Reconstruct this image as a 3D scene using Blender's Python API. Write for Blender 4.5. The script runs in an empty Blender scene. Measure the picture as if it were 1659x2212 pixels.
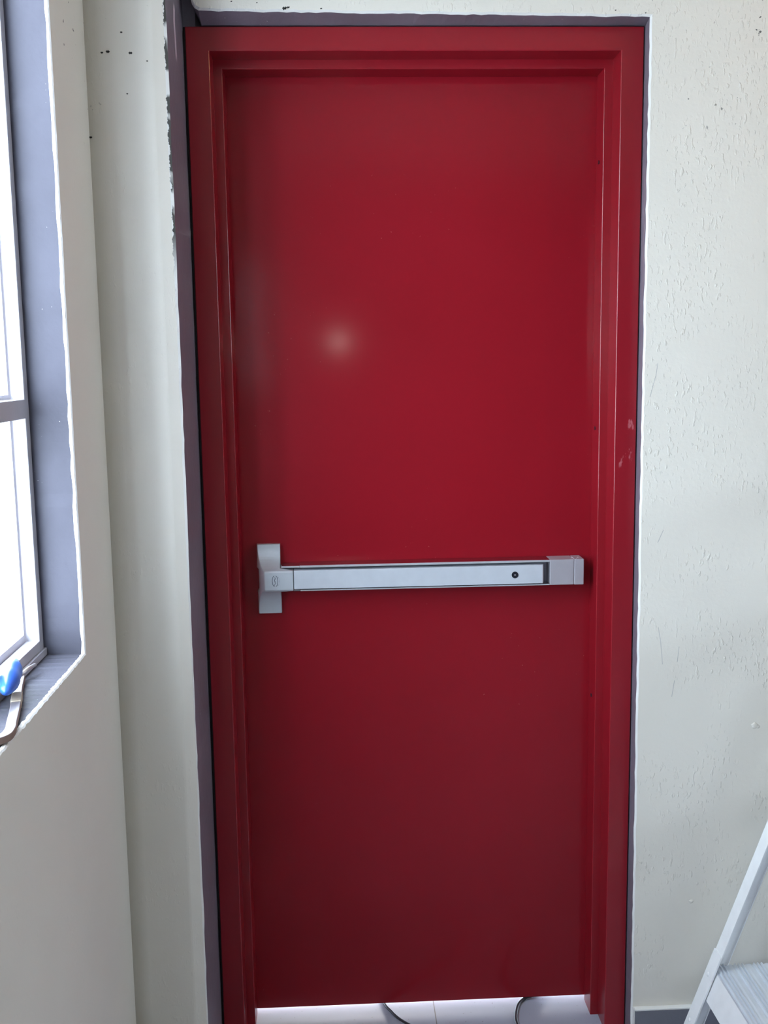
import bpy, bmesh, math, random
from mathutils import Vector, Matrix
random.seed(7)
S = bpy.context.scene
C = S.collection
PI = math.pi

# ---------------------------------------------------------------- camera
cam_d = bpy.data.cameras.new('camera'); cam = bpy.data.objects.new('camera', cam_d); C.objects.link(cam)
cam_d.sensor_fit = 'HORIZONTAL'; cam_d.sensor_width = 36.0
cam_d.lens = 2246.857 / 1659 * 36.0
cam_d.clip_start = 0.01
CAM = Vector((-0.1784, -2.1873, 1.5389))
p, y, r = 0.1431, 0.0451, -0.0146
F = Vector((math.sin(y)*math.cos(p), math.cos(y)*math.cos(p), -math.sin(p)))
R0 = Vector((math.cos(y), -math.sin(y), 0)); U0 = R0.cross(F)
R = R0*math.cos(r) + U0*math.sin(r); U = -R0*math.sin(r) + U0*math.cos(r)
m = Matrix((R, U, -F)).transposed().to_4x4(); m.translation = CAM
cam.matrix_world = m
S.camera = cam

# ---------------------------------------------------------------- light and exposure
S.view_settings.view_transform = 'Standard'; S.view_settings.look = 'None'
S.view_settings.gamma = 1.0; S.view_settings.use_curve_mapping = False
S.view_settings.exposure = 0.0
SKY = 26.5
w = bpy.data.worlds.new('sky'); S.world = w; w.use_nodes = True
bg = w.node_tree.nodes['Background']
bg.inputs['Color'].default_value = (0.73, 0.845, 1.0, 1); bg.inputs['Strength'].default_value = SKY

def area(name, loc, rot, sx, sy, power, col, portal=False):
    d = bpy.data.lights.new(name, 'AREA'); d.shape = 'RECTANGLE'; d.size = sx; d.size_y = sy
    d.energy = power; d.color = col
    if portal: d.cycles.is_portal = True
    o = bpy.data.objects.new(name, d); C.objects.link(o); o.location = loc; o.rotation_euler = rot
    return o
WY0, WY1, WZ0, WZ1 = -1.00, -0.457, 1.058, 2.32       # the near window opening in the left wall
VY0, VY1 = -3.85, -2.60                                # unseen second window in the same wall, added for the sheen on the leaf
UY0, UY1, UZ0, UZ1 = -2.3, -1.55, 1.6, 2.35               # unseen window in the right wall, added to brighten the left wall
area('window_daylight_portal', (-0.76, (WY0+WY1)/2, (WZ0+WZ1)/2), (0, -PI/2, 0), WZ1-WZ0, WY1-WY0, 1, (1, 1, 1), True)
area('added_rear_window_portal', (-0.76, (VY0+VY1)/2, 1.76), (0, -PI/2, 0), .72, VY1-VY0, 1, (1, 1, 1), True)
area('added_right_window_portal', (3.75, (UY0+UY1)/2, (UZ0+UZ1)/2), (0, PI/2, 0), UZ1-UZ0, UY1-UY0, 1, (1, 1, 1), True)
# the phone's own flash, beside the lens
fl = bpy.data.lights.new('phone_flash', 'POINT'); fl.energy = 1.25; fl.shadow_soft_size = 0.008; fl.color = (1.0, 0.93, 0.85)
flo = bpy.data.objects.new('phone_flash', fl); C.objects.link(flo); flo.location = (-0.157, -2.18, 1.63)
sn = bpy.data.lights.new('low_sun', 'SUN'); sn.energy = 5; sn.angle = math.radians(3); sn.color = (1.0, .96, .9)
sno = bpy.data.objects.new('low_sun', sn); C.objects.link(sno); sno.rotation_euler = (math.radians(-83), 0, 0); sno.location = (0, 6, 1)

# ---------------------------------------------------------------- materials
def new_mat(name):
    mt = bpy.data.materials.new(name); mt.use_nodes = True
    nt = mt.node_tree; b = nt.nodes['Principled BSDF']
    return mt, nt, b
def N(nt, t, **kw):
    n = nt.nodes.new(t)
    for k, v in kw.items():
        if k in n.inputs: n.inputs[k].default_value = v
        else: setattr(n, k, v)
    return n
def pos(nt):
    return N(nt, 'ShaderNodeNewGeometry').outputs['Position']
def noise(nt, scale, detail=4, rough=.5, vec=None, stretch=None):
    n = N(nt, 'ShaderNodeTexNoise'); n.inputs['Scale'].default_value = scale
    n.inputs['Detail'].default_value = detail; n.inputs['Roughness'].default_value = rough
    v = vec or pos(nt)
    if stretch:
        mp = N(nt, 'ShaderNodeVectorMath', operation='MULTIPLY'); nt.links.new(v, mp.inputs[0]); mp.inputs[1].default_value = stretch; v = mp.outputs[0]
    nt.links.new(v, n.inputs['Vector'])
    return n.outputs[0]
def ramp(nt, fac, a, b, ca=0.0, cb=1.0):
    n = N(nt, 'ShaderNodeMapRange'); n.inputs[1].default_value = a; n.inputs[2].default_value = b
    n.inputs[3].default_value = ca; n.inputs[4].default_value = cb; nt.links.new(fac, n.inputs[0]); return n.outputs[0]
def mixc(nt, fac, a, b):
    n = N(nt, 'ShaderNodeMix', data_type='RGBA')
    if isinstance(fac, float): n.inputs[0].default_value = fac
    else: nt.links.new(fac, n.inputs[0])
    for i, c in ((6, a), (7, b)):
        if isinstance(c, tuple): n.inputs[i].default_value = (*c, 1)
        else: nt.links.new(c, n.inputs[i])
    return n.outputs[2]
def math_(nt, op, a, b=None):
    n = N(nt, 'ShaderNodeMath', operation=op)
    for i, v in enumerate((a, b)):
        if v is None: continue
        if isinstance(v, (int, float)): n.inputs[i].default_value = v
        else: nt.links.new(v, n.inputs[i])
    return n.outputs[0]
def bump(nt, b, h, strength, dist):
    n = N(nt, 'ShaderNodeBump'); n.inputs['Strength'].default_value = strength; n.inputs['Distance'].default_value = dist
    nt.links.new(h, n.inputs['Height']); nt.links.new(n.outputs[0], b.inputs['Normal'])

def plaster(name, col, bumpy=1.0, specks=False):
    mt, nt, b = new_mat(name)
    big = noise(nt, 2.2, 3)
    c = mixc(nt, ramp(nt, big, .3, .7), tuple(x*.96 for x in col), tuple(min(1, x*1.03) for x in col))
    fine = noise(nt, 90, 5, .6)
    blot = noise(nt, 9, 3)
    dents = noise(nt, 150, 2, .5, stretch=(1, 1, .45))
    h = math_(nt, 'ADD', math_(nt, 'MULTIPLY', fine, .35), math_(nt, 'MULTIPLY', math_(nt, 'MULTIPLY', ramp(nt, dents, .58, .72), ramp(nt, blot, .45, .6)), .9))
    h = math_(nt, 'ADD', h, math_(nt, 'MULTIPLY', noise(nt, 14, 3), .9))
    if specks:
        sp = N(nt, 'ShaderNodeSeparateXYZ'); nt.links.new(pos(nt), sp.inputs[0])
        hi = ramp(nt, sp.outputs[2], 1.85, 2.1)
        dirt = math_(nt, 'MULTIPLY', ramp(nt, noise(nt, 70, 3), .70, .74), ramp(nt, noise(nt, 8, 1), .52, .6))
        c = mixc(nt, math_(nt, 'MULTIPLY', dirt, hi), c, (.06, .06, .055))
    nt.links.new(c, b.inputs['Base Color']); b.inputs['Roughness'].default_value = .62
    b.inputs['Specular IOR Level'].default_value = .35
    bump(nt, b, h, .42*bumpy, .0032)
    return mt
CREAM = (.765, .728, .65)
m_wall = plaster('cream_wall_paint', CREAM, specks=True)
m_wall_s = plaster('smooth_cream_paint', CREAM, .35, specks=True)
m_edge = plaster('bare_plaster_edge', (.80, .79, .76), 1.0)
def xyz(nt):
    sp_ = N(nt, 'ShaderNodeSeparateXYZ'); nt.links.new(pos(nt), sp_.inputs[0]); return sp_.outputs
def over(mt, fac_fn, col):
    """lay a stain of its own shape over the base colour"""
    nt = mt.node_tree; b = nt.nodes['Principled BSDF']; lk = b.inputs['Base Color'].links[0]; src = lk.from_socket
    nt.links.new(mixc(nt, fac_fn(nt), src, col), b.inputs['Base Color'])
def band(nt, v, a, b_, soft):
    return math_(nt, 'MULTIPLY', ramp(nt, v, a-soft, a), ramp(nt, v, b_, b_+soft, 1.0, 0.0))
def smear(nt):
    o_ = xyz(nt); nz = noise(nt, 60, 4, .7)
    x_ = math_(nt, 'ADD', o_[0], math_(nt, 'MULTIPLY', nz, .016))
    side = math_(nt, 'MULTIPLY', ramp(nt, x_, -.4622, -.4614), ramp(nt, o_[0], -.460, -.458, 1.0, 0.0))
    return math_(nt, 'MULTIPLY', math_(nt, 'MULTIPLY', side, band(nt, o_[2], 1.78, 2.20, .08)), ramp(nt, noise(nt, 16, 2), .44, .5))
over(m_edge, smear, (.07, .07, .065)); over(m_wall_s, smear, (.07, .07, .065))

def gray_paint(name, col, spots=True, spec=.5):
    mt, nt, b = new_mat(name)
    c = mixc(nt, ramp(nt, noise(nt, 6, 4), .3, .7), tuple(x*.9 for x in col), tuple(x*1.12 for x in col))
    if spots:
        s = math_(nt, 'MULTIPLY', ramp(nt, noise(nt, 210, 2), .73, .76), ramp(nt, noise(nt, 13, 2), .5, .6))
        c = mixc(nt, s, c, (.6, .6, .6))
    nt.links.new(c, b.inputs['Base Color']); b.inputs['Roughness'].default_value = .5; b.inputs['Specular IOR Level'].default_value = spec
    bump(nt, b, noise(nt, 60, 4), .4, .002)
    return mt
m_gray = gray_paint('grey_reveal_paint', (.18, .158, .195))
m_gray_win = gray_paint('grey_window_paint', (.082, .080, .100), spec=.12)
def streak(nt):
    o_ = xyz(nt); yy = math_(nt, 'ADD', o_[1], math_(nt, 'MULTIPLY', noise(nt, 18, 2), .02))
    return math_(nt, 'MULTIPLY', band(nt, yy, -.100, -.082, .002), math_(nt, 'MULTIPLY', band(nt, o_[2], 2.12, 2.20, .012), ramp(nt, o_[0], -.46, -.45, 1.0, 0.0)))
over(m_gray, streak, (.62, .54, .62))
m_dark = gray_paint('dark_gap', (.02, .018, .02), False)

def red_paint(name, rough, spec, coat=.35):
    mt, nt, b = new_mat(name)
    c = mixc(nt, ramp(nt, noise(nt, 1.6, 2), .3, .7), (.265, .0062, .0135), (.295, .0077, .017))
    fl_ = math_(nt, 'MULTIPLY', ramp(nt, noise(nt, 130, 2), .75, .77), ramp(nt, noise(nt, 3.1, 1), .52, .6))
    c = mixc(nt, math_(nt, 'MULTIPLY', fl_, .5), c, (.5, .16, .13))
    nt.links.new(c, b.inputs['Base Color'])
    rg = ramp(nt, noise(nt, 5, 3), .3, .7, rough-.02, rough+.03); nt.links.new(rg, b.inputs['Roughness'])
    b.inputs['Specular IOR Level'].default_value = spec
    b.inputs['Coat Weight'].default_value = coat; b.inputs['Coat Roughness'].default_value = .13
    bump(nt, b, noise(nt, 400, 3), .12, .0006)
    return mt
m_red = red_paint('satin_red_enamel', .38, .10, .42)
m_redf = red_paint('red_frame_enamel', .34, .35, .35)

def scuff(nt):
    o_ = xyz(nt)
    reg = math_(nt, 'MULTIPLY', band(nt, o_[0], .425, .452, .004), band(nt, o_[2], 1.32, 1.48, .02))
    return math_(nt, 'MULTIPLY', math_(nt, 'MULTIPLY', reg, ramp(nt, noise(nt, 55, 3, .6, stretch=(1, 1, .5)), .60, .66)), .55)
over(m_redf, scuff, (.62, .20, .22))
def metal(name, col, rough, aniso=0, bscale=None, metallic=1.0):
    mt, nt, b = new_mat(name)
    b.inputs['Metallic'].default_value = metallic
    c = mixc(nt, ramp(nt, noise(nt, 30, 3), .3, .7), tuple(x*.94 for x in col), col)
    nt.links.new(c, b.inputs['Base Color'])
    b.inputs['Roughness'].default_value = rough
    if bscale: bump(nt, b, noise(nt, bscale, 2), .1, .0005)
    return mt
m_alu = metal('satin_silver_paint', (.62, .66, .70), .42, metallic=.35)
m_alu_pad = metal('brushed_silver_pad', (.78, .82, .88), .36, metallic=.4)
m_alu_cov = metal('satin_end_cover', (.52, .50, .54), .42, metallic=.4)
m_alu_edge = metal('bright_aluminium', (.86, .87, .90), .28, metallic=.6)
m_mirror = metal('polished_channel_side', (.55, .52, .58), .22, metallic=1.0)
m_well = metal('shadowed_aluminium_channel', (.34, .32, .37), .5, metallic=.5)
m_tread = metal('ribbed_tread_aluminium', (.84, .87, .92), .38, metallic=.45)
m_ladder = metal('ladder_aluminium', (.94, .945, .95), .35, metallic=.0)
m_win = metal('window_aluminium', (.50, .48, .52), .5, metallic=.2)
m_steel = metal('worn_steel', (.55, .50, .50), .35, metallic=.8)
m_rust = metal('brown_worn_edge', (.28, .19, .16), .6, metallic=.2)

def plain(name, col, rough=.5, spec=.5):
    mt, nt, b = new_mat(name)
    c = mixc(nt, ramp(nt, noise(nt, 40, 3), .3, .7), tuple(x*.9 for x in col), tuple(min(1, x*1.08) for x in col))
    nt.links.new(c, b.inputs['Base Color']); b.inputs['Roughness'].default_value = rough
    b.inputs['Specular IOR Level'].default_value = spec
    return mt
m_black = plain('black_plastic', (.012, .013, .02), .35)
m_cable = plain('black_cable_jacket', (.035, .035, .04), .45)
m_blue = plain('blue_handle_plastic', (.03, .12, .50), .28)
m_mark = plain('dark_engraving', (.05, .06, .10), .6)
m_markl = plain('faint_engraving', (.30, .34, .42), .6)
m_tape = plain('yellowed_tape', (.55, .47, .36), .6)
m_base = gray_paint('grey_baseboard_tile', (.16, .16, .19), False)
m_ext = plain('pale_concrete_ground', (.5, .5, .48), .9)
m_ceil = plain('white_ceiling_paint', (.78, .76, .70), .8)

mt, nt, b = new_mat('pale_floor_tile'); m_floor = mt
br = N(nt, 'ShaderNodeTexBrick'); br.offset = 0.0; br.squash = 1.0
mp = N(nt, 'ShaderNodeMapping'); nt.links.new(pos(nt), mp.inputs[0])
mp.inputs['Location'].default_value = (-0.029+.60*4, .30+.60*9, 0)
nt.links.new(mp.outputs[0], br.inputs['Vector'])
br.inputs['Scale'].default_value = 1.0; br.inputs['Brick Width'].default_value = .60; br.inputs['Row Height'].default_value = .60
br.inputs['Mortar Size'].default_value = .0012; br.inputs['Mortar Smooth'].default_value = .1
br.inputs['Color1'].default_value = (.39, .42, .51, 1); br.inputs['Color2'].default_value = (.41, .44, .53, 1); br.inputs['Mortar'].default_value = (.16, .15, .15, 1)
dst = math_(nt, 'MULTIPLY', ramp(nt, noise(nt, 120, 3), .68, .72), .6)
nt.links.new(mixc(nt, dst, br.outputs['Color'], (.2, .18, .18)), b.inputs['Base Color']); b.inputs['Roughness'].default_value = .3

mt, nt, b = new_mat('window_glass'); m_glass = mt
nt.nodes.remove(b)
tr = N(nt, 'ShaderNodeBsdfTransparent'); tr.inputs[0].default_value = (.96, .98, .98, 1)
gl = N(nt, 'ShaderNodeBsdfGlossy'); gl.inputs['Roughness'].default_value = .02
fr = N(nt, 'ShaderNodeLayerWeight'); fcs = math_(nt, 'ADD', math_(nt, 'MULTIPLY', math_(nt, 'POWER', fr.outputs['Facing'], 5.0), .45), .03)
mx = N(nt, 'ShaderNodeMixShader'); nt.links.new(fcs, mx.inputs[0]); nt.links.new(tr.outputs[0], mx.inputs[1]); nt.links.new(gl.outputs[0], mx.inputs[2])
nt.links.new(mx.outputs[0], nt.nodes['Material Output'].inputs[0])

# ---------------------------------------------------------------- mesh helpers
def obj(name, bm, mats, parent=None, smooth=False, bevel=0, seg=2):
    me = bpy.data.meshes.new(name); bmesh.ops.recalc_face_normals(bm, faces=bm.faces); bm.to_mesh(me); bm.free()
    if not isinstance(mats, (list, tuple)): mats = [mats]
    for q in mats: me.materials.append(q)
    if smooth:
        for pl in me.polygons: pl.use_smooth = True
    o = bpy.data.objects.new(name, me); C.objects.link(o)
    if parent: o.parent = parent
    if bevel:
        md = o.modifiers.new('bevel', 'BEVEL'); md.width = bevel; md.segments = seg; md.limit_method = 'ANGLE'; md.angle_limit = math.radians(40); md.harden_normals = False
    return o
def empty(name, loc=(0, 0, 0)):
    o = bpy.data.objects.new(name, None); C.objects.link(o); o.location = loc; o.empty_display_size = .1; return o
def tag(o, label, cat, group=None, kind=None):
    o['label'] = label; o['category'] = cat
    if group: o['group'] = group
    if kind: o['kind'] = kind
    return o
def box(bm, x0, x1, y0, y1, z0, z1, mi=0, off=(0, 0, 0)):
    vs = [bm.verts.new((x-off[0], yy-off[1], z-off[2])) for x in (x0, x1) for yy in (y0, y1) for z in (z0, z1)]
    for f in ((0, 1, 3, 2), (4, 6, 7, 5), (0, 4, 5, 1), (2, 3, 7, 6), (0, 2, 6, 4), (1, 5, 7, 3)):
        bm.faces.new([vs[i] for i in f]).material_index = mi
def bbox(*a, **k):
    bm = bmesh.new(); box(bm, *a, **k); return bm
def prism(pts, a, b, axis, mi=0, bm=None):
    """closed outline pts (2-D) extruded from a to b along axis"""
    bm = bm or bmesh.new()
    def P(q, t):
        return {'X': (t, q[0], q[1]), 'Y': (q[0], t, q[1]), 'Z': (q[0], q[1], t)}[axis]
    A = [bm.verts.new(P(q, a)) for q in pts]; B_ = [bm.verts.new(P(q, b)) for q in pts]; n = len(pts)
    bm.faces.new(A).material_index = mi; bm.faces.new(B_[::-1]).material_index = mi
    for i in range(n):
        bm.faces.new([A[i], A[(i+1) % n], B_[(i+1) % n], B_[i]]).material_index = mi
    return bm
def tube(path, rad, n=12, bm=None, flat=None, caps=True):
    """round tube along path; flat=(w,h) makes a rounded flat bar instead"""
    bm = bm or bmesh.new(); rings = []
    pts = [Vector(q) for q in path]
    up = Vector((0, 0, 1))
    for i, q in enumerate(pts):
        d = (pts[min(i+1, len(pts)-1)] - pts[max(i-1, 0)]).normalized()
        s = d.cross(up)
        if s.length < .01: s = Vector((1, 0, 0))
        s.normalize(); u2 = s.cross(d).normalized()
        ring = []
        for k in range(n):
            a = 2*PI*k/n
            rr = rad[i] if isinstance(rad, (list, tuple)) else rad
            ring.append(bm.verts.new(q + s*math.cos(a)*rr + u2*math.sin(a)*rr))
        rings.append(ring)
    for i in range(len(rings)-1):
        for k in range(n):
            bm.faces.new([rings[i][k], rings[i][(k+1) % n], rings[i+1][(k+1) % n], rings[i+1][k]])
    if caps: bm.faces.new(rings[0]); bm.faces.new(rings[-1][::-1])
    return bm
def disc(cx, cy, cz, rad, h, axis='Y', n=24, bm=None, top=None):
    """cylinder starting at (cx,cy,cz) going h along axis"""
    bm = bm or bmesh.new()
    def P(a, t, rr):
        c_, s_ = math.cos(a)*rr, math.sin(a)*rr
        return {'Y': (cx+c_, cy+t, cz+s_), 'X': (cx+t, cy+c_, cz+s_), 'Z': (cx+c_, cy+s_, cz+t)}[axis]
    A = [bm.verts.new(P(2*PI*k/n, 0, rad)) for k in range(n)]; B_ = [bm.verts.new(P(2*PI*k/n, h, top or rad)) for k in range(n)]
    bm.faces.new(A); bm.faces.new(B_[::-1])
    for k in range(n): bm.faces.new([A[k], A[(k+1) % n], B_[(k+1) % n], B_[k]])
    return bm
def holed(bm, outer, inner, to3, mi=0):
    """flat face with a hole: outer, inner 2-D loops"""
    es = []
    loops = []
    for L in (outer, inner):
        vs = [bm.verts.new(to3(q)) for q in L]; loops.append(vs)
        for i in range(len(vs)): es.append(bm.edges.new((vs[i], vs[(i+1) % len(vs)])))
    before = set(bm.faces)
    bmesh.ops.triangle_fill(bm, use_beauty=True, edges=es)
    for f in bm.faces:
        if f not in before: f.material_index = mi
    return loops
def jitter(a, b, n, amp):
    out = []
    for i in range(n):
        t = i/n
        out.append((a[0]+(b[0]-a[0])*t + random.uniform(-amp, amp)*(1 if i else 0), a[1]+(b[1]-a[1])*t + random.uniform(-amp, amp)*(1 if i else 0)))
    return out
def strip(bm, La, Lb, mi=0, close=False):
    n = len(La)
    for i in range(n if close else n-1):
        bm.faces.new([La[i], La[(i+1) % n], Lb[(i+1) % n], Lb[i]]).material_index = mi

# ---------------------------------------------------------------- setting
RX, RY, CZ = 3.6, -5.6, 2.75
YW = -0.045
# floor (continues outside under the door)
o = obj('floor', bbox(-.62, RX+.1, RY-.1, .2, -.06, 0), m_floor); tag(o, 'pale grey tiled floor under the red door', 'floor', kind='structure')
o = obj('exterior_ground', bbox(-8, 8, .2, 9, -.06, 0), m_floor); tag(o, 'sunlit pale floor outside the door seen through the gap', 'floor', kind='structure')
o = obj('exterior_yard', bbox(-9, -.73, -9, .19, -.3, -.2), m_ext); tag(o, 'pale ground outside the window', 'ground', kind='structure')
o = obj('exterior_yard', bbox(RX+.12, RX+9, -9, .19, -.3, -.2), m_ext); tag(o, 'pale ground outside the far right wall', 'ground', kind='structure')
o = obj('ceiling', bbox(-.72, RX+.1, RY-.1, .22, CZ, CZ+.1), m_ceil); tag(o, 'off-white ceiling of the room', 'ceiling', kind='structure')
o = obj('wall_front', bbox(-.7, RX+.1, RY-.1, RY, 0, CZ), plain('darkened_rear_wall', (.10, .09, .08), .9, .2)); tag(o, 'unseen wall behind the viewer, darkened to dim reflections in the door', 'wall', kind='structure')  # unseen wall coloured dark so the door reflects little light

# back wall: one outline round the opening, lit edge, grey painted reveal
def back_wall():
    bm = bmesh.new()
    edge = []                                     # true opening edge (front), bottom right -> top left -> up
    edge += jitter((.4625, 0), (.4585, 1.1), 60, .0009) + jitter((.4585, 1.1), (.4585, 2.206), 60, .0009)
    edge += jitter((.4585, 2.206), (-.418, 2.2165), 60, .0011)
    edge += [(-.427, 2.218), (-.434, 2.222), (-.439, 2.229), (-.441, 2.238)]
    edge += jitter((-.441, 2.246), (-.441, CZ), 14, .001) + [(-.441, CZ)]
    # smoothed inner edge for the front face (offset away from the opening)
    def off(q):
        x, z = q
        if x > .45 and z < 2.2: return (x+.004, z)
        if z > 2.25 and x < -.43: return (x+.004, z)
        if x > .45: return (x+.004, z+.004)
        if x < -.415: return (x+.003, z+.004)
        return (x, z+.004)
    front = [off(q) for q in edge]
    front[0] = (front[0][0], 0)
    outer = front + [(RX, CZ), (RX, 0)]
    fv = [bm.verts.new((q[0], YW, q[1])) for q in outer]
    es = [bm.edges.new((fv[i], fv[(i+1) % len(fv)])) for i in range(len(fv))]
    bmesh.ops.triangle_fill(bm, use_beauty=True, edges=es)
    nf = len(front)
    l1 = fv[:nf]
    l2 = [bm.verts.new((q[0], YW+.0035, q[1])) for q in edge]
    def inner(q):
        x, z = q
        if x > .45: x = .4625
        if z > 2.19 and x > -.43: z = 2.2035
        return (x, z)
    l3 = [bm.verts.new((inner(q)[0], .0, inner(q)[1])) for q in edge]
    l4 = [bm.verts.new((inner(q)[0], .2, inner(q)[1])) for q in edge]
    strip(bm, l1, l2, 1); strip(bm, l2, l3, 2); strip(bm, l3, l4, 2)
    b4 = [bm.verts.new((RX, .2, CZ)), bm.verts.new((RX, .2, 0))]
    ring = l4 + b4
    es = []
    for i in range(len(ring)):
        e = bm.edges.get((ring[i], ring[(i+1) % len(ring)])) or bm.edges.new((ring[i], ring[(i+1) % len(ring)])); es.append(e)
    bmesh.ops.triangle_fill(bm, use_beauty=True, edges=es)
    return bm
o = obj('wall_back', back_wall(), [m_wall, m_edge, m_gray]); tag(o, 'cream plastered wall around and right of the red door', 'wall', kind='structure')

for x_, z_, r_ in ((.5924, .3367, .0045), (.7216, .7419, .007), (.7290, .7385, .004)):
    bm = bmesh.new(); bmesh.ops.create_icosphere(bm, subdivisions=3, radius=r_)
    for v in bm.verts:
        v.co = Vector((v.co.x*(1+.2*math.sin(v.co.z*900)), v.co.y*.35, v.co.z)) + Vector((x_, YW, z_))
    obj('plaster_bump', bm, m_wall, o, smooth=True)

def mark(pts, wd, y0, th, name, mat, par):
    bm = bmesh.new()
    for i in range(len(pts)-1):
        a, b_ = Vector(pts[i]), Vector(pts[i+1]); d = (b_-a).normalized(); nn = Vector((-d.y, d.x))*wd/2
        q = [a-nn, a+nn, b_+nn, b_-nn]; v = [bm.verts.new((k.x, y0, k.y)) for k in q]; v2 = [bm.verts.new((k.x, y0-th, k.y)) for k in q]
        bm.faces.new(v); bm.faces.new(v2[::-1])
        for j in range(4): bm.faces.new([v[j], v[(j+1) % 4], v2[(j+1) % 4], v2[j]])
    return obj(name, bm, mat, par)
m_crack = plain('crack_shadow_grey', (.50, .49, .47), .9, .1); m_chip = plain('dark_exposed_cement', (.05, .05, .045), .95, .1)
for L_, wd in (([(.4892, 1.5282), (.4858, 1.5045), (.4805, 1.4837), (.4742, 1.459)], .0011), ([(.5032, .9679), (.509, .9371), (.5143, .8856)], .0010),
               ([(.5497, .9237), (.5465, .8898)], .0010), ([(.5415, .8487), (.5364, .8125)], .0010), ([(.5092, 1.1789), (.4979, 1.1523)], .0010)):
    mark(L_, wd, YW+.0005, .0008, 'wall_crack', m_crack, o)
for x_, z_, sz in ((-.2602, 2.2209, .0055), (-.2530, 2.2225, .0035), (-.1894, 2.2205, .0025), (-.3625, 2.2335, .0022), (.3891, 2.2178, .002), (.4491, 2.2127, .0018), (-.3135, 2.231, .0018)):
    mark([(x_-sz*.7, z_-sz*.3), (x_, z_+sz*.2), (x_+sz*.6, z_-sz*.1)], sz*.9, YW+.0005, .0008, 'paint_chip', m_chip, o)

# pilaster left of the door: cream front with a flat chamfer and a grey painted side
def pilaster():
    bm = bmesh.new()
    n = 110; H = CZ
    cols = []
    for i in range(n+1):
        z = H*i/n; j = random.uniform(-.0008, .0008); k = .0012*math.sin(z*2.3)+.0006*math.sin(z*9)
        xs = [(-.609, -.22, 0), (-.575, -.2215, 0), (-.53, -.222, 0), (-.494+k, -.221, 0), (-.488+k, -.2195, 0), (-.4695+k+j*.5, -.209, 0), (-.4655+j, -.206, 1), (-.4655, .2, 1), (-.609, .2, 0)]
        cols.append([bm.verts.new((a, b_, z)) for a, b_, _ in xs])
    mi = [0, 0, 0, 0, 0, 1, 2, 0, 0]
    for i in range(n):
        for k in range(9):
            f = bm.faces.new([cols[i][k], cols[i][(k+1) % 9], cols[i+1][(k+1) % 9], cols[i+1][k]]); f.material_index = mi[k]
            if k < 4: f.smooth = True
    bm.faces.new(cols[0]); bm.faces.new(cols[-1][::-1])
    # grey filling behind the notch above the frame
    box(bm, -.4655, -.4405, .012, .2, 2.204, H, 2)
    return bm
o = obj('wall_corner', pilaster(), [m_wall_s, m_edge, m_gray]); tag(o, 'narrow cream pilaster with dark grey side left of the red door', 'wall', kind='structure')

for x_, z_, sz in ((-.5792, 2.0899, .003), (-.5686, 2.0914, .0045), (-.5288, 2.089, .0045), (-.5433, 2.1241, .0028), (-.5379, 2.0199, .0022), (-.5001, 2.0757, .002), (-.6065, 1.9455, .0035)):
    mark([(x_-sz*.6, z_-sz*.2), (x_, z_+sz*.3), (x_+sz*.5, z_-sz*.2)], sz*.8, -.2212, .0012, 'paint_chip', m_chip, o)

# left and right walls with window openings
XW, XO = -.609, -.70
def holed_wall(xi, xo, holes, jit):
    """wall slab between x=xi (room side) and x=xo with rectangular openings (y0, y1, z0, z1)"""
    bm = bmesh.new(); sx = 1 if xi > xo else -1
    outer = [(RY, 0), (.2, 0), (.2, CZ), (RY, CZ)]
    def loop(vs): return [bm.edges.new((vs[i], vs[(i+1) % len(vs)])) for i in range(len(vs))]
    ov = [bm.verts.new((xi, *q)) for q in outer]; es = loop(ov)
    oo = [bm.verts.new((xo, *q)) for q in outer]; es2 = loop(oo)
    strips = []
    for y0, y1, z0, z1 in holes:
        c = [(y0, z0), (y1, z0), (y1, z1), (y0, z1)]; cnt = [90, 60, 50, 50]; edge = []
        for i in range(4): edge += jitter(c[i], c[(i+1) % 4], cnt[i], jit)
        inn = []
        for q in edge:
            dy = .0025 if q[0] > y1-.01 else (-.0025 if q[0] < y0+.01 else 0)
            dz_ = .0025 if q[1] > z1-.01 else (-.0025 if q[1] < z0+.01 else 0)
            inn.append((q[0]+dy, q[1]+dz_))
        cl = lambda q: (min(max(q[0], y0), y1), min(max(q[1], z0), z1))
        l1 = [bm.verts.new((xi, *q)) for q in inn]; es += loop(l1)
        l2 = [bm.verts.new((xi-.002*sx, *q)) for q in edge]
        l3 = [bm.verts.new((xi-sx*(.0055+random.uniform(0, .0022)), *cl(q))) for q in edge]
        l4 = [bm.verts.new((xo, *cl(q))) for q in edge]; 
        es2 += loop(l4)
        strips.append((l1, l2, l3, l4))
    bmesh.ops.triangle_fill(bm, use_beauty=True, edges=es)
    bmesh.ops.triangle_fill(bm, use_beauty=True, edges=es2)
    for l1, l2, l3, l4 in strips:
        strip(bm, l1, l2, 1, True); strip(bm, l2, l3, 1, True); strip(bm, l3, l4, 2, True)
    strip(bm, ov, oo, 0, True)
    return bm
o = obj('wall_left', holed_wall(XW, XO, [(VY0, VY1, 1.40, 2.12), (WY0, WY1, WZ0, WZ1)], .0012), [m_wall_s, m_edge, m_gray_win]); tag(o, 'cream left wall with a grey painted window recess', 'wall', kind='structure')
o = obj('wall_right', holed_wall(RX, RX+.1, [(UY0, UY1, UZ0, UZ1)], .0012), [m_wall_s, m_edge, m_gray_win]); tag(o, 'cream wall on the far right side of the room', 'wall', kind='structure')

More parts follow.
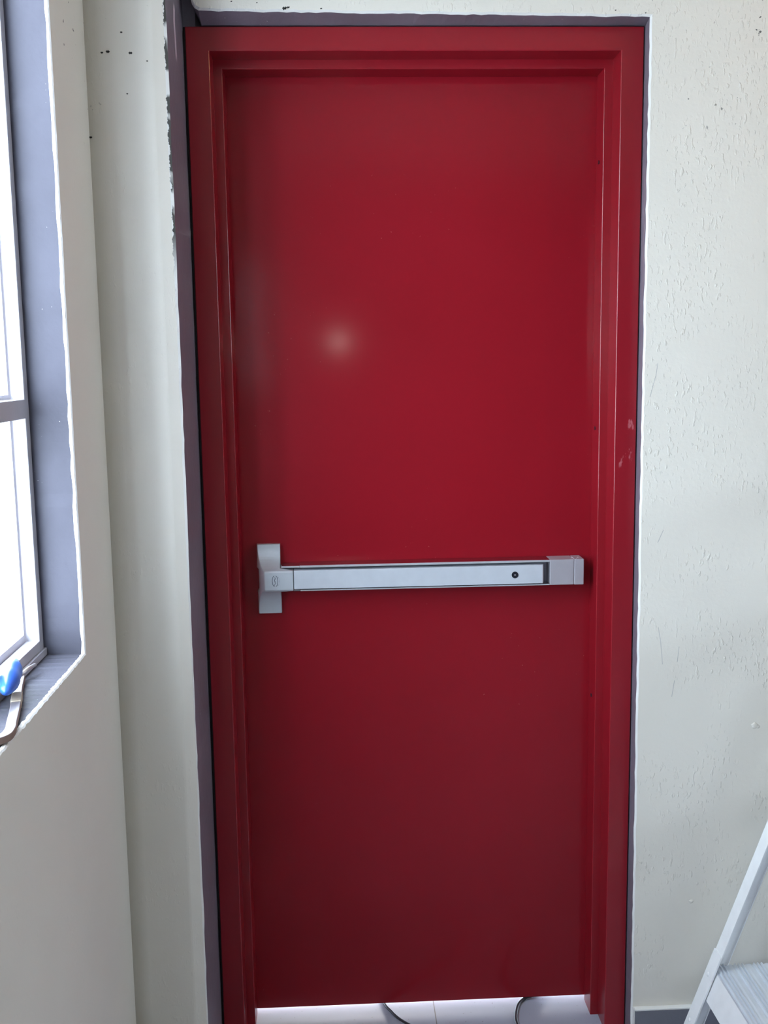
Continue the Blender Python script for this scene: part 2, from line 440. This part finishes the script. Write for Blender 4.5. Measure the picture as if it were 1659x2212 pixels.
def window(name, label, X, sg, Y0, Y1, Z0, Z1, zt):
    """aluminium window in the wall plane x=X; sg=+1 when the room lies towards +X"""
    win = empty(name, (X, (Y0+Y1)/2, Z0)); tag(win, label, 'window', kind='structure')
    wo = tuple(win.location)
    def bx_(bm, a, b_, *k): box(bm, min(X+sg*a, X+sg*b_), max(X+sg*a, X+sg*b_), *k, off=wo)
    bm = bmesh.new()
    bx_(bm, .0, .022, Y1-.022, Y1-.0005, Z0+.001, Z1-.001); bx_(bm, .0, .022, Y0+.0005, Y0+.022, Z0+.001, Z1-.001)
    bx_(bm, .0, .022, Y0+.0225, Y1-.0225, Z0+.0005, Z0+.030); bx_(bm, .0, .022, Y0+.0225, Y1-.0225, Z1-.03, Z1-.0005)
    bx_(bm, .0225, .027, Y0+.0005, Y1-.0005, Z0+.0005, Z0+.013)
    obj('window_frame', bm, m_win, win, bevel=.001)
    bm = bmesh.new(); bx_(bm, .001, .023, Y0+.0225, Y1-.0225, zt-.0155, zt+.0155)
    obj('transom', bm, m_win, win, bevel=.001)
    ym = (Y0+Y1)/2
    bm = bmesh.new(); bx_(bm, .001, .023, ym-.02, ym+.02, Z0+.0305, zt-.016); bx_(bm, .001, .023, ym-.02, ym+.02, zt+.016, Z1-.0305)
    obj('mullion', bm, m_win, win, bevel=.001)
    for (a, b_, z0, z1) in ((ym, Y1-.012, Z0+.02, zt-.001), (ym, Y1-.012, zt+.001, Z1-.012), (Y0+.012, ym-.001, Z0+.02, zt-.001), (Y0+.012, ym-.001, zt+.001, Z1-.012)):
        bm = bmesh.new(); t = .016
        bx_(bm, -.008, -.0015, b_-t, b_, z0, z1); bx_(bm, -.008, -.0015, a, a+t, z0, z1)
        bx_(bm, -.008, -.0015, a+t, b_-t, z0, z0+t+.006); bx_(bm, -.008, -.0015, a+t, b_-t, z1-t, z1)
        s_ = obj('sash', bm, m_win, win)
        bm = bmesh.new(); bx_(bm, -.006, -.0035, a+t, b_-t, z0+t+.006, z1-t)
        obj('pane', bm, m_glass, s_)
window('window_1', 'bright window with grey aluminium frame beside the pilaster', XO, 1, WY0, WY1, WZ0, WZ1, 1.4726)
window('added_window_2', 'unseen second window in the left wall, added for the sheen on the door', XO, 1, VY0, VY1, 1.40, 2.12, 1.72)
window('added_window_3', 'unseen window in the far right wall, added as fill light', RX+.1, -1, UY0, UY1, UZ0, UZ1, 1.95)

# unseen ceiling lamp added to warm the upper wall: warm bulb in a white dish
lamp = empty('added_ceiling_lamp', (1.4, -.95, CZ)); tag(lamp, 'unseen ceiling lamp with a warm bulb, added to warm the upper wall', 'lamp')
m_white = plain('white_enamel', (.8, .8, .78), .4)
obj('lamp_base', disc(0, 0, -.04, .10, .039, 'Z'), m_white, lamp)
mt, nt, b = new_mat('added_warm_bulb'); b.inputs['Emission Color'].default_value = (1, .60, .26, 1); b.inputs['Emission Strength'].default_value = 75
bm = bmesh.new(); bmesh.ops.create_uvsphere(bm, u_segments=20, v_segments=12, radius=.05)
for v in bm.verts: v.co.z -= .095
obj('bulb', bm, mt, lamp, smooth=True)

# baseboard on the right
bm = bbox(.4675, RX, YW-.012, YW, 0, .083); box(bm, .4675, RX, YW-.0125, YW, .0832, .0875, 1); box(bm, .4650, .4673, YW-.012, YW, 0, .0875, 1)
o = obj('baseboard_right', bm, [m_base, m_edge], bevel=.0015); tag(o, 'dark grey skirting tile with pale top edge right of the door', 'baseboard', kind='structure')

# dark filler added between frame and wall to stop the sun leaking through
bm = bmesh.new()
box(bm, -.4653, -.4603, .012, .19, 0, 2.2030); box(bm, .4603, .4624, .012, .19, 0, 2.2030); box(bm, -.4653, .4643, .012, .19, 2.2016, 2.2034)
o = obj('sun_block_filler', bm, m_dark); tag(o, 'dark filler added in the joint between red frame and wall to block the sun', 'trim', kind='structure')

# ---------------------------------------------------------------- door
door = empty('door_1', (0, .12, 0)); tag(door, 'red metal fire door with silver push bar in stepped red frame', 'door', kind='structure')
do = (0, .12, 0)
# frame: stepped profile swept round three sides
def frame():
    bm = bmesh.new()
    xs = .46; H = 2.2013
    # profile: (inset from outer edge, Y)
    prof = [(0, 0.0015), (.0015, 0), (.0440, 0), (.04495, .00019), (.04577, .00073), (.04631, .00155), (.0465, .0025), (.0465, .0605), (.0630, .0605), (.06377, .00065+.0600), (.06441, .0611), (.06485, .0617), (.0650, .0625), (.0650, .1197), (.044, .1197), (.044, .17), (.0, .17)]
    A, B1, C1, D = [], [], [], []
    for ins, yy in prof:
        A.append(bm.verts.new((-xs+ins, yy-.12, 0))); B1.append(bm.verts.new((-xs+ins, yy-.12, H-ins)))
        C1.append(bm.verts.new((xs-ins, yy-.12, H-ins))); D.append(bm.verts.new((xs-ins, yy-.12, 0)))
    n = len(prof)
    for La, Lb in ((A, B1), (B1, C1), (C1, D)):
        for i in range(n): 
            f = bm.faces.new([La[i], La[(i+1) % n], Lb[(i+1) % n], Lb[i]])
    bm.faces.new(A); bm.faces.new(D[::-1])
    return bm
fro = obj('door_frame', frame(), m_redf, door)
# leaf
leaf = obj('door_leaf', bbox(-.4156, .4156, .12, .164, .0115, 2.1565, off=do), m_red, door, bevel=.002)
# screws in the hinge side stop
for z in (1.9545, 1.3873, .7751):
    obj('screw', disc(.3952, .093-.12, z, .0042, -.0016, 'X', 12), m_black, fro)

# push bar
pb = empty('push_bar', (0, 0, 1.068)); pb.parent = door; pb['label'] = 'silver horizontal panic push bar'
po = (0, .12, 1.068)
def place(bm, name, mats, par=pb, **k):
    for v in bm.verts: v.co -= Vector(po)
    return obj(name, bm, mats, par, **k)
def chassis():
    """latch cover: vertical tabs lying on the leaf that sweep out to the square head"""
    bm = bmesh.new()
    # side profile over height z: depth of the front surface
    rows = []
    zt, zb, ht, hb = 1.1405, .9835, 1.0865, 1.0415
    prof = [(zt, .0135)]
    for i in range(1, 13):
        t = i/12; z = zt+(ht-zt)*t
        prof.append((z, .0135 + .034*(t**2.6)))
    prof[-1] = (ht, .050); prof.append((ht-.0035, .0525))
    prof += [(hb+.0035, .0525), (hb, .050)]
    for i in range(1, 13):
        t = i/12; z = hb+(zb-hb)*t
        prof.append((z, .0135 + .030*((1-t)**3.2)))
    grid = []
    for z, d in prof:
        f = min(1, max(0, (d-.0135)/.037))
        xl = -.3603 + .0155*f; xr = -.3085 + (.0290*(1 if d > .049 else 0))
        if d > .049:
            row = [(xl-.0125, .12), (xl-.012, .12-d*.35), (xl-.008, .12-d*.72), (xl, .12-d*.96), (xl+.004, .12-d), (xr, .12-d), (xr, .12)]
        else:
            row = [(-.3603, .12), (-.3603, .12-d*.5), (-.3600+.006*f, .12-d*.8), (-.3590+.014*f, .12-d*.98), (-.357+.014*f, .12-d), (xr, .12-d), (xr, .12)]
        grid.append([bm.verts.new((a, b_, z)) for a, b_ in row])
    for i in range(len(grid)-1):
        for k in range(6):
            f = bm.faces.new([grid[i][k], grid[i][k+1], grid[i+1][k+1], grid[i+1][k]])
            f.smooth = k < 4
        bm.faces.new([grid[i][6], grid[i][0], grid[i+1][0], grid[i+1][6]])
    bm.faces.new(grid[0]); bm.faces.new(grid[-1][::-1])
    return bm
ch = place(chassis(), 'latch_cover', m_alu)
# housing channel
YF = .072
bm = bmesh.new()
hx0, hx1, hz0, hz1 = -.2640, .2920, 1.0402, 1.0975
box(bm, hx0, hx1, YF, YF+.0012, hz1-.0046, hz1); box(bm, hx0, hx1, YF, YF+.0012, hz0, hz0+.0028)
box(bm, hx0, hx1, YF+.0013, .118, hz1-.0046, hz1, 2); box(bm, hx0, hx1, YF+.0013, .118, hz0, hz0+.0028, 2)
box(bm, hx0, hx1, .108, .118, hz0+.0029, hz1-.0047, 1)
place(bm, 'channel', [m_alu_edge, m_well, m_mirror])
bm = bbox(-.3045, -.2648, YF+.006, YF+.0075, hz1-.0055, hz1-.0018); box(bm, -.3045, -.2648, YF+.0076, .1185, hz1-.0055, hz1-.0018, 1); box(bm, -.279, -.2648, YF+.006, .1185, hz0-.001, hz0+.003, 1)
place(bm, 'channel_end', [m_alu_edge, m_mirror])
place(bbox(.2925, .3465, YF-.0005, .118, hz0, hz1+.0003), 'housing_cover', m_alu_cov, bevel=.0012)
place(bbox(.3470, .3690, YF-.0015, .1185, hz0-.0006, hz1+.0006), 'end_cap', m_alu_cov, bevel=.002, seg=3)
# pad
bm = prism([(-.2780, YF-.002), (-.2765, YF-.0045), (.2745, YF-.0045), (.2765, YF-.0035), (.2795, YF+.008), (.2800, .100), (-.2780, .100)], 1.0455, 1.0872, 'Z')
pad = place(bm, 'push_pad', m_alu_pad, bevel=.0008)
bm = disc(.2130, YF-.0047, 1.0662, .0075, -.0008)
lk = obj('dogging_hole', None or (lambda q: ([setattr(v, 'co', v.co-Vector(po)) for v in q.verts], q)[1])(bm), m_black, pad)
bm = disc(.2130, YF-.0056, 1.0662, .0020, -.0006, n=12)
for v in bm.verts: v.co -= Vector(po)
obj('key_stud', bm, m_steel, pad)
# engraved mark on the latch cover: two brackets with a small figure between and faint arc of dots
def ribbon(bm, pts, wd, yy, th=.0004):
    for i in range(len(pts)-1):
        a, b_ = Vector(pts[i]), Vector(pts[i+1]); d = (b_-a).normalized(); nn = Vector((-d.y, d.x))*wd/2
        q = [a-nn, a+nn, b_+nn, b_-nn]
        v = [bm.verts.new((k.x, yy, k.y)) for k in q]; v2 = [bm.verts.new((k.x, yy-th, k.y)) for k in q]
        bm.faces.new(v); bm.faces.new(v2[::-1])
        for j in range(4): bm.faces.new([v[j], v[(j+1) % 4], v2[(j+1) % 4], v2[j]])
bm = bmesh.new(); ccx, ccz, ys = -.3190, 1.0648, .12-.0524
for s in (-1, 1):
    ribbon(bm, [(ccx+s*.0062*math.cos(a), ccz+.0125*math.sin(a)) for a in [math.radians(-76+152*i/14) for i in range(15)]], .0011, ys)
ribbon(bm, [(ccx-.0004, ccz+.0090), (ccx+.0010, ccz+.0055), (ccx-.0012, ccz+.0015), (ccx+.0012, ccz-.0030), (ccx-.0008, ccz-.0080), (ccx-.0022, ccz-.0105)], .0009, ys)
ribbon(bm, [(ccx-.0012, ccz+.0070), (ccx-.0014, ccz-.0045)], .0006, ys)
for v in bm.verts: v.co -= Vector(po)
obj('emblem', bm, m_mark, ch)
bm = bmesh.new()
for i in range(9):
    a = math.radians(52-14*i); rx, rz = ccx+.0098*math.cos(a), ccz+.0125*math.sin(a)
    ribbon(bm, [(rx-.0006, rz), (rx+.0006, rz)], .0010, ys)
for v in bm.verts: v.co -= Vector(po)
obj('emblem_lettering', bm, m_markl, ch)
# loose plastic film curls on the end cap
bm = tube([(.3395, .075, 1.1000), (.3430, .074, 1.1010), (.3465, .072, 1.0985)], .0006, 6); tube([(.352, .075, 1.0985), (.355, .073, 1.1025), (.358, .074, 1.099)], .0005, 6, bm)
place(bm, 'plastic_film_scrap', m_alu_edge)

# ---------------------------------------------------------------- cables on the floor
def smooth_path(pts, n=8):
    P = [Vector(q) for q in pts]; out = []
    for i in range(len(P)-1):
        p0, p1, p2, p3 = P[max(i-1, 0)], P[i], P[i+1], P[min(i+2, len(P)-1)]
        for k in range(n):
            t = k/n; out.append(.5*((2*p1)+(-p0+p2)*t+(2*p0-5*p1+4*p2-p3)*t*t+(-p0+3*p1-3*p2+p3)*t**3))
    return out+[P[-1]]
zc = .0034
o = obj('power_cable', tube(smooth_path([(-.13, .32, zc), (-.105, .20, zc), (-.0886, .1293, zc), (-.0755, .1013, zc), (-.0625, .0773, zc), (-.0442, .0551, zc), (-.01, .02, zc), (.05, -.04, zc), (.12, -.12, zc), (.14, -.22, zc), (.08, -.31, zc)]), .0032), m_cable, smooth=True)
tag(o, 'black cable coming from under the middle of the door, curving right', 'cable')
o = obj('power_cable', tube(smooth_path([(.36, .30, zc+.001), (.31, .20, zc+.001), (.2745, .143, zc+.001), (.2545, .1315, zc+.001), (.2317, .1054, zc+.001), (.2189, .0668, zc+.001), (.2154, .0373, zc+.001), (.222, -.02, zc+.001), (.25, -.10, zc+.001), (.30, -.20, zc+.001), (.29, -.33, zc+.001)]), .0042), m_cable, smooth=True)
tag(o, 'black cable coming from under the door nearest the right frame post, curving left', 'cable')

# ---------------------------------------------------------------- stepladder
lad = empty('stepladder', (.80, -.35, 0)); tag(lad, 'silver aluminium stepladder with ribbed treads against the right wall', 'ladder')
lo = Vector(lad.location)
def put(bm, name, mats, par=lad, **k):
    for v in bm.verts: v.co -= lo
    return obj(name, bm, mats, par, **k)
# front plane of the rails: x grows with z
YFAR, YNEAR = -.105, -.60
DX, DZ = .7356-.5649, .5557-.0775
L = math.hypot(DX, DZ); dx, dz = DX/L, DZ/L
nx, nz = dz, -dx                                           # normal pointing back (+X), down
X0 = .5649 - .0775*DX/DZ                                   # front plane at z=0
def rp(s, back=0.0):                                       # point on the rail: s along, back behind the front plane
    return (X0+dx*s+nx*back, dz*s+nz*back)
def rail(yc, s0, s1, wdt, dep, nm, fb=0.0, bevel=0, web=0):
    a, b_, c_, d_ = rp(s0, fb), rp(s1, fb), rp(s1, fb+dep), rp(s0, fb+dep)
    bm = prism([a, b_, c_, d_], yc-wdt/2, yc+wdt/2, 'Y')
    if web:                                        # side web and rear lip of the channel
        y0, y1 = (yc+wdt/2-.002, yc+wdt/2) if web > 0 else (yc-wdt/2, yc-wdt/2+.002)
        prism([rp(s0, dep), rp(s1, dep), rp(s1, .038), rp(s0, .038)], y0, y1, 'Y', bm=bm)
        l0, l1 = (y0-.004, y0) if web > 0 else (y1, y1+.004)
        prism([rp(s0, .036), rp(s1, .036), rp(s1, .038), rp(s0, .038)], l0, l1, 'Y', bm=bm)
    return put(bm, nm, m_ladder, bevel=bevel)
HT = 1.30/dz
rows = []
for yc in (-.122, -.622):
    a = .036/dz
    sgn = 1 if yc > -.4 else -1
    o = rail(yc, .02, HT, .036, .002, 'rail', web=sgn)
    o2 = rail(yc-.001*sgn, .015, .262/dz-.005, .0385, .003, 'rail_reinforcement', fb=-.0032)
    q = rp(.2065/dz+.0, -.0032)
    # rivet heads on the reinforcement
    for sz in (.2065, .1):
        q = rp(sz/dz, -.003)
        bm = bmesh.new()
        n_ = 14; rings = []
        for j in range(4):
            a2 = j/3*PI/2; rr = .0055*math.cos(a2); hh = .003*math.sin(a2)
            rings.append([bm.verts.new((q[0]-nx*hh + dx*rr*math.cos(2*PI*k/n_), yc+.002+rr*math.sin(2*PI*k/n_), q[1]-nz*hh + dz*rr*math.cos(2*PI*k/n_))) for k in range(n_)] if j < 3 else [bm.verts.new((q[0]-nx*hh, yc+.002, q[1]-nz*hh))])
        for j in range(2):
            for k in range(n_): bm.faces.new([rings[j][k], rings[j][(k+1) % n_], rings[j+1][(k+1) % n_], rings[j+1][k]])
        for k in range(n_): bm.faces.new([rings[2][k], rings[2][(k+1) % n_], rings[3][0]])
        bm.faces.new(rings[0])
        for v in bm.verts: v.co -= lo
        obj('rivet', bm, m_ladder, o2, smooth=True)
    bm = prism([rp(0), rp(.035), rp(.035, .026), (rp(0, .026)[0], 0.0), (rp(0)[0], 0.0)], yc-.022, yc+.022, 'Y')
    put(bm, 'rubber_foot', m_black)
ya, yb = -.1070, -.6370                                     # treads between the rails
def tread(z):
    s = z/dz
    x0 = rp(s)[0]+.0035
    # tread top: ribs run along Y; profile in x,z
    pts = []; x = x0+.001
    prof = [(x0+.0, z-.004), (x0+.0005, z)]
    xx = x0+.006
    groups = [3, 0, 3, 0, 3, 0]
    for g in groups:
        if g:
            for k in range(g):
                prof += [(xx, z-.0045), (xx+.0014, z+.0005), (xx+.0038, z+.0005), (xx+.0052, z-.0045)]; xx += .0084
        else:
            prof += [(xx+.001, z-.0035), (xx+.0045, z-.0022), (xx+.0125, z-.0022), (xx+.0145, z-.0040)]; xx += .0175
    xe = xx+.004
    prof += [(xe-.002, z-.0003), (xe, z-.003), (xe, z-.03), (xe-.003, z-.03), (xe-.003, z-.008), (x0+.004, z-.008)]
    # front lip lies in the plane of the rails
    l1, l2 = rp(s-.066, .006), rp(s-.066, .0035)
    prof += [l1, l2]
    bm = prism(prof, ya, yb, 'Y')
    bm.normal_update()
    for f in bm.faces:
        if f.calc_center_median().z > z-.0062 and len(f.verts) == 4: f.material_index = 1
    t = put(bm, 'tread', [m_ladder, m_tread])
    return t
for k in range(3):
    tread(.222+.41*k)
# top platform
q = rp(HT)
put(bbox(q[0]-.03, q[0]+.18, -.642, -.102, q[1]+.001, q[1]+.025), 'top_cap', m_ladder, bevel=.004)
# rear legs
for yc in (-.150, -.594):
    a = (q[0]+.14, q[1]); b_ = (q[0]+.50, .0)
    bm = prism([(a[0], a[1]), (a[0]+.026, a[1]), (b_[0]+.026, .0), (b_[0], .0)], yc-.011, yc+.011, 'Y')
    put(bm, 'rear_leg', m_ladder)
for z in (.25, .75):
    t = 1-z/q[1]; xx = q[0]+.14+.36*t
    put(bbox(xx+.004, xx+.02, -.583, -.161, z-.012, z+.012), 'cross_bar', m_ladder, bevel=.002)

# ---------------------------------------------------------------- hacksaw on the sill
saw = empty('hacksaw', (-.64, -.72, WZ0)); tag(saw, 'old hacksaw with blue handle and bent steel frame on the window sill', 'hacksaw')
so = Vector(saw.location)
def sp(bm, name, mats, **k):
    par = k.pop('par', saw)
    for v in bm.verts: v.co -= so
    return obj(name, bm, mats, par, **k)
# frame: flat bar swept along a path, bright face up, worn side
def flatbar(path, wd, z0, z1):
    bm = bmesh.new(); rows = []
    P = [Vector((q[0], q[1])) for q in path]
    for i, q in enumerate(P):
        d = (P[min(i+1, len(P)-1)]-P[max(i-1, 0)]).normalized(); nn = Vector((-d.y, d.x))*wd/2
        a, b_ = q-nn, q+nn
        rows.append([bm.verts.new((a.x, a.y, z0)), bm.verts.new((b_.x, b_.y, z0)), bm.verts.new((b_.x, b_.y, z1)), bm.verts.new((a.x, a.y, z1))])
    for i in range(len(rows)-1):
        for k in range(4):
            f = bm.faces.new([rows[i][k], rows[i][(k+1) % 4], rows[i+1][(k+1) % 4], rows[i+1][k]])
            f.material_index = 0 if k == 2 else 1
    bm.faces.new(rows[0]).material_index = 1; bm.faces.new(rows[-1][::-1]).material_index = 1
    return bm
path = smooth_path([(-.672, -.610, 0), (-.662, -.655, 0), (-.652, -.695, 0), (-.645, -.722, 0), (-.6320, -.775, 0), (-.6215, -.822, 0), (-.6150, -.850, 0), (-.6145, -.872, 0), (-.6240, -.886, 0), (-.640, -.893, 0), (-.675, -.902, 0)], 5)
sp(flatbar(path, .0135, 1.0598, 1.0700), 'saw_frame', [m_steel, m_rust], bevel=.0012)
# handle: rounded, thicker in the middle
hp = [Vector((-.6720, -.632, 1.0975)), Vector((-.6470, -.762, 1.0900))]
bm = bmesh.new(); n_ = 20; rings = []
hd = (hp[1]-hp[0]); Ln = hd.length; hd.normalize(); sd = hd.cross(Vector((0, 0, 1))).normalized()
for i in range(17):
    t = i/16; rr = .0172*(math.sin(PI*min(max(t, .0), 1))**.45 if 0 < t < 1 else .12)*(1-.10*math.sin(t*PI*3)**2)
    c_ = hp[0]+hd*Ln*t
    rings.append([bm.verts.new(c_+sd*math.cos(2*PI*k/n_)*rr*.95+Vector((0, 0, 1))*math.sin(2*PI*k/n_)*rr) for k in range(n_)])
for i in range(16):
    for k in range(n_): bm.faces.new([rings[i][k], rings[i][(k+1) % n_], rings[i+1][(k+1) % n_], rings[i+1][k]])
bm.faces.new(rings[0]); bm.faces.new(rings[-1][::-1])
sp(bm, 'handle', m_blue, smooth=True)
sp(flatbar([(-.6502, -.700), (-.6450, -.722), (-.6400, -.742)], .0146, 1.0592, 1.0712), 'tape_wrap', m_tape, bevel=.001)
sp(tube([(-.6695, -.615, 1.072), (-.6650, -.590, 1.074), (-.6600, -.572, 1.074)], .0030, 10), 'tension_screw', m_steel, smooth=True)
